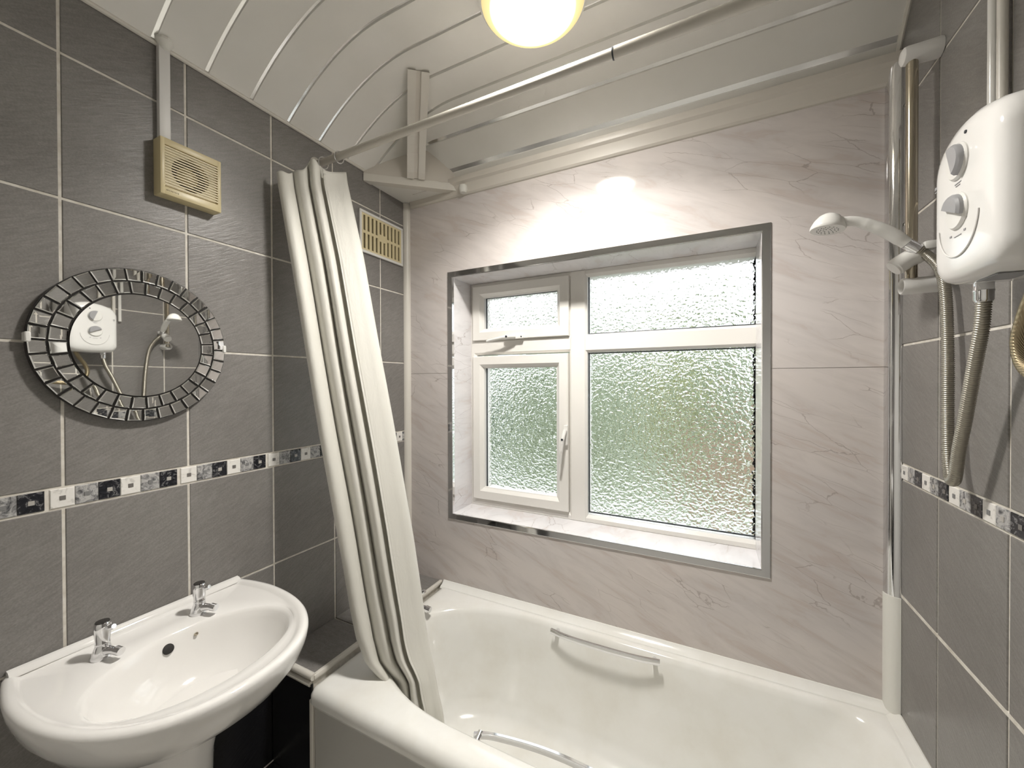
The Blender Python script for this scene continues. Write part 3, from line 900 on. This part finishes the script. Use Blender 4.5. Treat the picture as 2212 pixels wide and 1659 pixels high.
# cable trunking up to the ceiling
o = obj('cable_trunking', *rbox(XL + .0005, XL + .018, .519, .544, 2.153, 2.414, .0025), M['plastic_rough'], smooth=True)
tag(o, 'narrow white cable trunking running from the fan to the ceiling', 'trunking')
o = obj('sealant_blob', *lathe((XL + .016, .532, 2.414), (0, 0, 1), [(0, -.016), (.010, -.012), (.015, -.003), (.020, .006), (.018, .014), (0, .018)], 9), M['sealant'], smooth=True)
tag(o, 'lumpy white sealant where the fan trunking meets the ceiling', 'sealant')

# ================================================================== WALL VENT
vent = thing('wall_vent', 'rectangular yellowed louvre vent in a white frame high on the tiles', 'vent', (XL, 1.333, 2.058))
vy0, vy1, vz0, vz1 = 1.202, 1.464, 2.058, 2.239
def ringYZ(y0, y1, z0, z1, wd, x0, x1):
    return join(rbox(x0, x1, y0, y1, z0, z0 + wd, .0012, 1), rbox(x0, x1, y0, y1, z1 - wd, z1, .0012, 1), rbox(x0, x1, y0, y0 + wd, z0 + wd, z1 - wd, .0012, 1), rbox(x0, x1, y1 - wd, y1, z0 + wd, z1 - wd, .0012, 1))
obj('frame', *ringYZ(vy0, vy1, vz0, vz1, .011, XL + .0005, XL + .010), M['plastic'], vent)
obj('backing', *box(XL + .0003, XL + .0012, vy0 + .010, vy1 - .010, vz0 + .010, vz1 - .010), M['olive'], vent)
a0, a1 = vy0 + .011, vy1 - .011
zr = (vz0 + .011, vz1 - .011); zm = (zr[0] + zr[1]) / 2
pit = (a1 - a0 - .008) / 10
for i in range(11):
    yc = a0 + .004 + i * pit
    obj('louvre_bar', *box(XL + .001, XL + .007, max(yc - .0062, a0), min(yc + .0062, a1), zr[0], zr[1]), M['cream_pale'], vent)
for zc, hh in ((zr[0] + .004, .004), (zm, .0062), (zr[1] - .004, .004)):
    obj('louvre_rail', *box(XL + .001, XL + .0072, a0, a1, zc - hh, zc + hh), M['cream_pale'], vent)
obj('centre_plate', *box(XL + .001, XL + .0075, a0 + .004 + 4 * pit, a0 + .004 + 6 * pit, zm - .016, zm + .016), M['cream_pale'], vent)

# ================================================================== SHOWER
unit = thing('electric_shower', 'white electric shower unit with two grey dials on the tiled wall', 'shower unit', (XR, .92, 1.675))
UY0, UY1, UZ0, UZ1 = .815, 1.022, 1.676, 1.905
UX = .374
def u_out(ins, x, bow=1.0):
    pts = []
    y0, y1, z0, z1 = UY0 + ins, UY1 - ins, UZ0 + ins, UZ1 - ins
    r = max(.030 - ins * .4, .012); n_ = 6
    for (cy, cz, a0_) in ((y1 - r, z0 + r, -90), (y1 - r, z1 - r, 0), (y0 + r, z1 - r, 90), (y0 + r, z0 + r, 180)):
        for i in range(n_ + 1):
            t = math.radians(a0_ + 90 * i / n_)
            pts.append([cy + r * math.cos(t), cz + r * math.sin(t)])
        # extra points along top and bottom for the bow
        if a0_ in (0, 180):
            for i in range(1, 10):
                f_ = i / 10
                if a0_ == 0: pts.append([y1 - r + (y0 + r - y1 + r) * f_, z1])
                else: pts.append([y0 + r + (y1 - r - y0 - r) * f_, z0])
    yc, hw = (y0 + y1) / 2, (y1 - y0) / 2
    out_ = []
    for yy, zz in pts:
        q_ = 1 - ((yy - yc) / hw) ** 2
        zz2 = zz + (.034 * q_ * bow if zz > (z0 + z1) / 2 else -.012 * q_ * bow)
        out_.append((x, yy, zz2))
    return out_
rings = [u_out(0, XR - .001), u_out(0, .412), u_out(.0015, .398), u_out(.006, .386), u_out(.014, .379), u_out(.026, .3752), u_out(.040, .3742), u_out(.055, UX, .8), u_out(.075, UX, .6)]
obj('casing', *loft(rings), M['gloss_plastic'], unit, 60)
def dial(zc, yc, ang):
    kn = obj('control_dial', *lathe((UX + .002, yc, zc), (-1, 0, 0), [(0, 0), (.030, 0), (.030, .004), (.027, .007), (0, .008)], 32), M['plastic'], unit, True)
    d = Vector((0, math.sin(ang), math.cos(ang))); s_ = Vector((0, d.z, -d.y))
    c = Vector((UX - .005, yc, zc))
    # half-moon grey grip
    pts = [c + (d * math.cos(t) + s_ * math.sin(t)) * .0275 for t in [math.pi * i / 14 for i in range(15)]]
    obj('dial_grip', *loft([[p + Vector((.003, 0, 0)) for p in pts], [p + Vector((-.0045, 0, 0)) for p in pts], [c + (p - c) * .86 + Vector((-.008, 0, 0)) - s_ * -.001 for p in pts]]), M['knob'], kn, 40)
    return kn
dial(1.866, .925, math.radians(200))
dial(1.783, .925, math.radians(245))
obj('indicator_light', *lathe((UX + .0002, .905, 1.9045), (-1, 0, 0), [(0, -.002), (.0028, -.002), (.0028, .001), (0, .001)], 12), M['gasket'], unit)
for (yy, zz, w_, h_) in ((.999, 1.853, .015, .005), (.999, 1.846, .013, .0016), (.925, 1.830, .018, .0012), (.925, 1.826, .012, .0012), (.925, 1.742, .020, .0012), (.905, 1.746, .005, .003), (.946, 1.746, .005, .003)):
    xx = .3764 if yy > .99 else UX - .0003
    obj('printed_mark', *box(xx - .0006, xx + .001, yy - w_ / 2, yy + w_ / 2, zz - h_ / 2, zz + h_ / 2), M['print'], unit)
# curved feature line pressed into the front
arc_ = [(UX - .0012, .925 + .058 * math.cos(t), 1.770 + .062 * math.sin(t)) for t in [math.pi * (1.02 + .96 * i / 24) for i in range(25)]]
obj('moulded_line', *tube(arc_, .0011, 6), M['plastic_rough'], unit, True)
obj('underside_label', *box(.40, .44, .88, .935, 1.6635, 1.6648), M['print'], unit)
outlet = obj('outlet_nut', *lathe((.425, .972, 1.672), (0, 0, -1), [(0, 0), (.0125, 0), (.0125, .016), (.0132, .017), (.0132, .019), (.0125, .020), (.0125, .034), (.010, .038), (0, .038)], 20), M['chrome'], unit, True)

# pipe covers above the unit
for (yy, r_, mm, lb) in ((1.062, .0075, 'plastic', 'white pipe rising from the electric shower to the ceiling'), (1.036, .0072, 'trim_white', 'cream pipe beside the white pipe above the electric shower')):
    o = obj('supply_pipe', *tube([(XR - .010, yy, 1.86), (XR - .010, yy, 2.2), (XR - .010, yy, 2.598)], r_, 14), M[mm], smooth=True)
    tag(o, lb, 'pipe')

# riser rail
RXC, RYC = .435, 1.273
rail = thing('shower_rail', 'upright metal shower riser rail with white end brackets', 'shower rail', (XR, RYC, 1.70))
obj('rail_tube', *tube([(RXC, RYC, 1.725), (RXC, RYC, 2.285)], .0112, 18), M['rail_chrome'], rail, True)
obj('top_bracket', *lathe((XR - .0005, RYC, 2.278), (-1, 0, 0), [(0, 0), (.022, 0), (.0225, .004), (.0205, .06), (.019, .066), (.013, .070), (0, .071)], 24), M['plastic_rough'], rail, True)
obj('bottom_bracket', *lathe((XR - .0005, RYC, 1.726), (-1, 0, 0), [(0, 0), (.0195, 0), (.0195, .066), (.0180, .068), (.0165, .066), (.0165, .050), (0, .050)], 24), M['plastic_rough'], rail, True)
sl = obj('slider', *tube(bez([(.398, 1.262, 1.768), (.408, 1.262, 1.776), (.428, 1.262, 1.790), (.452, 1.262, 1.800)], 6), [.012] + [.0185] * 3 + [.0205] * 12 + [.019] * 2 + [.015], 16), M['plastic'], rail, True)
obj('slider_lever', *rbox(.446, .470, 1.236, 1.262, 1.802, 1.822, .006), M['plastic'], rail, True)

# handset
hs = thing('shower_handset', 'white handheld shower head resting in the rail slider', 'shower head', (.43, 1.24, 1.80))
hp = bez([(.4165, 1.243, 1.8215), (.385, 1.240, 1.850), (.350, 1.238, 1.874), (.318, 1.238, 1.890), (.286, 1.238, 1.893)], 6)
hr = [.0128] * 3 + [.0142] * 8 + [.0132] * 4 + [.0120] * 3 + [.0118] * 4 + [.0130, .015, .014]
obj('handle', *tube(hp, hr[:len(hp)], 16), M['plastic'], hs, True)
HC = Vector((.268, 1.238, 1.888)); HA = Vector((-.12, -.05, -1)).normalized()
obj('head', *lathe(HC, HA, [(0, -.030), (.012, -.0285), (.022, -.022), (.0305, -.010), (.0355, .002), (.0368, .008), (.0355, .0115), (.030, .012), (0, .012)], 32), M['plastic'], hs, True)
sdir = HA.cross(Vector((0, 1, 0))).normalized(); tdir = HA.cross(sdir)
dots = []
for n_, r_ in ((6, .008), (11, .015), (16, .0215)):
    for i in range(n_):
        t = 2 * math.pi * i / n_
        c = HC + HA * .0122 + (sdir * math.cos(t) + tdir * math.sin(t)) * r_
        dots.append(lathe(c, HA, [(0, -.001), (.0012, -.001), (.0012, .0004), (0, .0004)], 6))
obj('spray_holes', *join(*dots), M['gasket'], hs)
d1 = (Vector((.4435, 1.247, 1.8000)) - Vector((.4165, 1.243, 1.8215))).normalized()
q0 = Vector((.4165, 1.243, 1.8215))
obj('collar', *tube([q0, q0 + d1 * .012, q0 + d1 * .0121, q0 + d1 * .0139, q0 + d1 * .014, q0 + d1 * .027], [.0122, .0122, .0128, .0128, .0122, .0122], 16), M['chrome'], hs, True)

def ribbed(path, r, pitch=.0042, depth=.0017, seg=12):
    # resample by arc length
    P = [Vector(p) for p in path]
    L = [0]
    for a, b in zip(P[:-1], P[1:]): L.append(L[-1] + (b - a).length)
    def at(s):
        for i in range(len(L) - 1):
            if L[i + 1] >= s:
                return P[i].lerp(P[i + 1], (s - L[i]) / max(L[i + 1] - L[i], 1e-9))
        return P[-1]
    pts, rad = [], []
    s = 0
    while s < L[-1]:
        for f_, dr in ((0, -depth), (.25, 0), (.5, 0), (.75, -depth * .6)):
            pts.append(at(min(s + f_ * pitch, L[-1]))); rad.append(r + dr)
        s += pitch
    return tube(pts, rad, seg)
qe = q0 + d1 * .026
hose_path = bez([qe, qe + d1 * .02 + Vector((0, -.004, -.004)), (.462, 1.215, 1.750), (.462, 1.190, 1.690), (.459, 1.172, 1.56), (.456, 1.163, 1.43), (.452, 1.150, 1.34), (.447, 1.128, 1.296), (.442, 1.100, 1.302),
                 (.438, 1.077, 1.360), (.436, 1.050, 1.430), (.432, 1.015, 1.520), (.428, .985, 1.590), (.425, .972, 1.636)], 10)
o = obj('shower_hose', *ribbed(hose_path, .0104), M['hose'], smooth='all')
tag(o, 'ribbed metal shower hose looping from handset to the white unit', 'hose')
sup = bez([(.440, .868, 1.670), (.440, .880, 1.640), (.440, .905, 1.595), (.438, .912, 1.555), (.438, .893, 1.515), (.442, .84, 1.492), (.448, .76, 1.498), (.456, .70, 1.508), (.470, .685, 1.510), (XR - .003, .685, 1.510)], 8)
o = obj('supply_hose', *tube(sup, .0095, 12), M['braid'], smooth=True)
tag(o, 'bronze braided supply hose curling under the electric shower', 'hose')

# ================================================================== CURTAIN RAIL AND CURTAIN
rod = thing('curtain_rail', 'long white tubular shower curtain rail below the ceiling', 'curtain rail', (-.42, 1.0, 2.31))
RZD = 2.323
obj('rail_tube', *tube([(XL + .004, 1.0, RZD), (-.212, 1.0, RZD)], .0128, 18), M['rod'], rod, True)
obj('rail_sleeve', *tube([(-.214, 1.0, RZD), (XR - .004, 1.0, RZD)], .0142, 18), M['rod'], rod, True)
obj('end_stop', *tube([(-.2165, 1.0, RZD), (-.2125, 1.0, RZD)], .0147, 18), M['gasket'], rod, True)
obj('wall_flange', *lathe((XL + .0005, 1.0, RZD), (1, 0, 0), [(0, 0), (.026, 0), (.026, .005), (.018, .012), (0, .012)], 24), M['rod'], rod, True)
obj('wall_flange', *lathe((XR - .0005, 1.0, RZD), (-1, 0, 0), [(0, 0), (.026, 0), (.026, .005), (.018, .012), (0, .012)], 24), M['rod'], rod, True)

def px(x, y, d):
    """point seen at photo pixel (x,y), d metres along the view axis"""
    v = CW * d + CR * ((x - 1106) / F_PX * d) - CU * ((y - 829.5) / F_PX * d)
    return Vector((v.x, v.y, v.z + CAM_H))
cur = thing('shower_curtain', 'cream shower curtain bunched at the rail end and tucked into the bath', 'curtain', (-1.05, 1.0, .42))
# cloth path across the bunch: (fraction across, depth step); last points are the flap folded back in front
FOLD = [(0.0, .010), (.02, -.014), (.09, -.024), (.17, -.016), (.215, .004), (.225, .030), (.25, .016), (.31, -.012), (.385, -.020), (.43, .000), (.445, .032), (.46, .010), (.49, -.030), (.545, -.044), (.60, -.030), (.625, .006), (.63, .030), (.70, .020), (.80, .024), (.90, .018), (.985, .014), (1.0, -.004), (.985, -.022), (.92, -.030), (.84, -.033), (.76, -.037), (.70, -.040), (.662, -.044)]
FP = bez([(a, b, 0) for a, b in FOLD], 5)
# rows: y pixel, left pixel, right pixel, depth left, depth right
ROWS = [(372, 598, 748, 1.300, 1.430), (400, 601, 752, 1.300, 1.428), (560, 628, 787, 1.300, 1.415), (760, 660, 822, 1.295, 1.400), (960, 694, 858, 1.288, 1.385), (1150, 728, 892, 1.280, 1.365), (1300, 756, 913, 1.270, 1.345), (1380, 770, 927, 1.262, 1.330), (1430, 789, 936, 1.262, 1.320), (1475, 826, 946, 1.268, 1.310), (1530, 838, 955, 1.275, 1.300), (1600, 842, 962, 1.280, 1.295)]
def row_at(s):
    f_ = s * (len(ROWS) - 1); i = min(int(f_), len(ROWS) - 2); t = f_ - i
    return [a + (b - a) * t for a, b in zip(ROWS[i], ROWS[i + 1])]
NR = 72
def cloth_rows(pts, s0, s1, nr, dd=0.0):
    grid = []
    for r in range(nr + 1):
        s = s0 + (s1 - s0) * r / nr
        yy, xl, xr_, dl, dr = row_at(s)
        g_ = []
        fall = min(1.0, .55 + s * 1.1)
        for j, p in enumerate(pts):
            u = p.x; amp = 1.0 + .12 * math.sin(5 * s + u * 7)
            if s < .09:   # gathered over the rail: fold crests lift
                lift = -26 * (1 - s / .09) * math.exp(-((u - .52) / .13) ** 2) * (1 if p.y > -.043 or u < .66 else .3) - 3 * math.sin(u * 27) * (1 - s / .09) * (u < .62)
            else:
                lift = 0
            d_ = dl + (dr - dl) * min(max(u, 0), 1) + p.y * amp * fall + dd
            wob = (2.0 * math.sin(u * 17 + s * 9) + 1.5 * math.sin(s * 31 + u * 4)) * s
            g_.append(px(xl + (xr_ - xl) * u + wob, yy + lift, d_))
        grid.append(g_)
    return grid
def grid_mesh(grid):
    n_ = len(grid[0]); V = [v for r in grid for v in r]
    return V, [(i * n_ + j, i * n_ + j + 1, (i + 1) * n_ + j + 1, (i + 1) * n_ + j) for i in range(len(grid) - 1) for j in range(n_ - 1)]
cl = obj('cloth', *grid_mesh(cloth_rows(FP, 0, 1, NR)), M['cloth'], cur, 'all')
sm = cl.modifiers.new('thickness', 'SOLIDIFY'); sm.thickness = .0012
# stitched hem down the free edge and heading band
he = bez([(.705, -.0365, 0), (.685, -.0362, 0), (.668, -.0350, 0)], 4)
h_ = obj('side_hem', *grid_mesh(cloth_rows(he, .02, 1, 60, -.0045)), M['cloth'], cur, 'all')
sm = h_.modifiers.new('thickness', 'SOLIDIFY'); sm.thickness = .0012
for i, xx in enumerate((-1.205, -1.290)):
    V, Fc = [], []
    R_, r_ = .0195, .0022
    for a in range(20):
        t = 2 * math.pi * a / 20
        for b in range(6):
            p_ = 2 * math.pi * b / 6
            V.append((xx + r_ * math.sin(p_) + .004 * math.sin(t), 1.0 + (R_ + r_ * math.cos(p_)) * math.cos(t), RZD - .004 + (R_ + r_ * math.cos(p_)) * math.sin(t)))
    for a in range(20):
        for b in range(6):
            Fc.append((a * 6 + b, ((a + 1) % 20) * 6 + b, ((a + 1) % 20) * 6 + (b + 1) % 6, a * 6 + (b + 1) % 6))
    obj('curtain_ring', V, Fc, M['chrome'], cur, True)

# ================================================================== CEILING LIGHT
lamp = thing('ceiling_light', 'glowing round opal glass light on the ceiling', 'ceiling light', (LAMP[0], LAMP[1], 2.50))
obj('base', *lathe((LAMP[0], LAMP[1], 2.5995), (0, 0, -1), [(0, 0), (LAMP_R - .004, 0), (LAMP_R + .006, .050), (LAMP_R + .007, .076), (LAMP_R + .002, .080), (0, .080)], 48), M['plastic'], lamp, True)
dome = [(LAMP_R, .078)] + [(LAMP_R * math.cos(t), .082 + .034 * math.sin(t)) for t in [math.pi / 2 * i / 14 for i in range(15)]]
obj('diffuser', *lathe((LAMP[0], LAMP[1], 2.5995), (0, 0, -1), dome, 56), M['lamp_glass'], lamp, True, org=(LAMP[0], LAMP[1], 2.54))

ld = bpy.data.lights.new('lens_beam', 'AREA')  # added light disc under the diffuser, narrowed to ease the wall hot spot
ld.shape = 'DISK'; ld.size = LAMP_R * 1.15; ld.energy = LAMP_WATTS; ld.color = (1.0, .965, .91); ld.spread = math.radians(135)
lo = bpy.data.objects.new('lens_beam', ld)
link(lo, lamp, (LAMP[0], LAMP[1], 2.4815))

# ================================================================== GARDEN beyond the glass
struct('garden_lawn', box(-16, 12, 5.7, 30, -.42, -.40), M['lawn'], 'green lawn blurred beyond the window glass')
struct('garden_patio', box(-16, 12, 1.82, 5.7, -.42, -.38), M['patio'], 'pale paving just outside the window')
def shrub(name, label, c, rx, ry, rz, m, n=46, seed=1):
    rnd = random.Random(seed)
    parts = []
    for i in range(n):
        u, v = rnd.uniform(-1, 1), rnd.uniform(0, 2 * math.pi)
        s_ = math.sqrt(1 - u * u)
        f_ = rnd.uniform(.55, 1.0)
        p_ = Vector((c[0] + rx * s_ * math.cos(v) * f_, c[1] + ry * s_ * math.sin(v) * f_, c[2] + rz * (1 + u * f_)))
        r_ = rnd.uniform(.22, .36) * min(rx, rz)
        bm = bmesh.new(); bmesh.ops.create_icosphere(bm, subdivisions=2, radius=r_)
        for vv in bm.verts:
            vv.co = vv.co * rnd.uniform(.78, 1.18) + p_
        bm.verts.index_update()
        parts.append(([tuple(x.co) for x in bm.verts], [tuple(x.index for x in f.verts) for f in bm.faces]))
        bm.free()
    t_ = thing(name, label, 'shrub', (c[0], c[1], -.40))
    obj('foliage', *join(*parts), m, t_)
    obj('stem', *tube([(c[0], c[1], -.41), (c[0] + .03, c[1], c[2] + rz)], .06, 8), M['brown_wood'], t_, True)
    return t_
shrub('garden_shrub', 'dark green bush blurred behind the left-hand casement pane', (-4.75, 7.6, -.4), .62, .6, .95, M['leaf_dark'], seed=2)
shrub('garden_shrub', 'grey green bush blurred behind the casement pane beside the darker one', (-3.35, 8.3, -.4), .72, .7, 1.35, M['leaf'], seed=3)
shrub('garden_shrub', 'mid green bush blurred behind the large pane next to the mullion', (-1.95, 7.7, -.4), .55, .6, 1.05, M['leaf'], seed=6)
shrub('garden_shrub', 'yellow green bush blurred behind the middle of the large pane', (-.75, 9.0, -.4), .58, .6, 1.25, M['leaf_lime'], seed=4)
shrub('garden_shrub', 'pale green bush blurred behind the brown garden fence', (.65, 8.2, -.4), .50, .5, 1.35, M['leaf'], seed=5)
fence = thing('garden_fence', 'brown wooden fence blurred beyond the large lower pane', 'fence', (.3, 7.2, -.40))
for i in range(10):
    obj('fence_board', *box(-.30 + i * .135, -.175 + i * .135, 7.22, 7.24, -.40, .50), M['brown_wood'], fence)
for z in (-.2, .25):
    obj('fence_rail', *box(-.32, 1.06, 7.24, 7.28, z, z + .07), M['brown_wood'], fence)

for i, (x_, y_, r_, h_) in enumerate(((-9.5, 15.0, 1.3, 1.75), (-6.3, 16.0, 1.4, 2.05), (-3.2, 15.2, 1.3, 1.8), (-.2, 16.2, 1.3, 2.1))):
    shrub('garden_tree', ('pale distant tree blurred beyond the small top casement', 'rounded distant tree blurred behind the mullion line', 'low distant tree blurred behind the wide top pane', 'tall distant tree blurred near the chrome edge of the top pane')[i], (x_, y_, -.4), r_, 1.0, h_, M['leaf'], n=40, seed=20 + i)
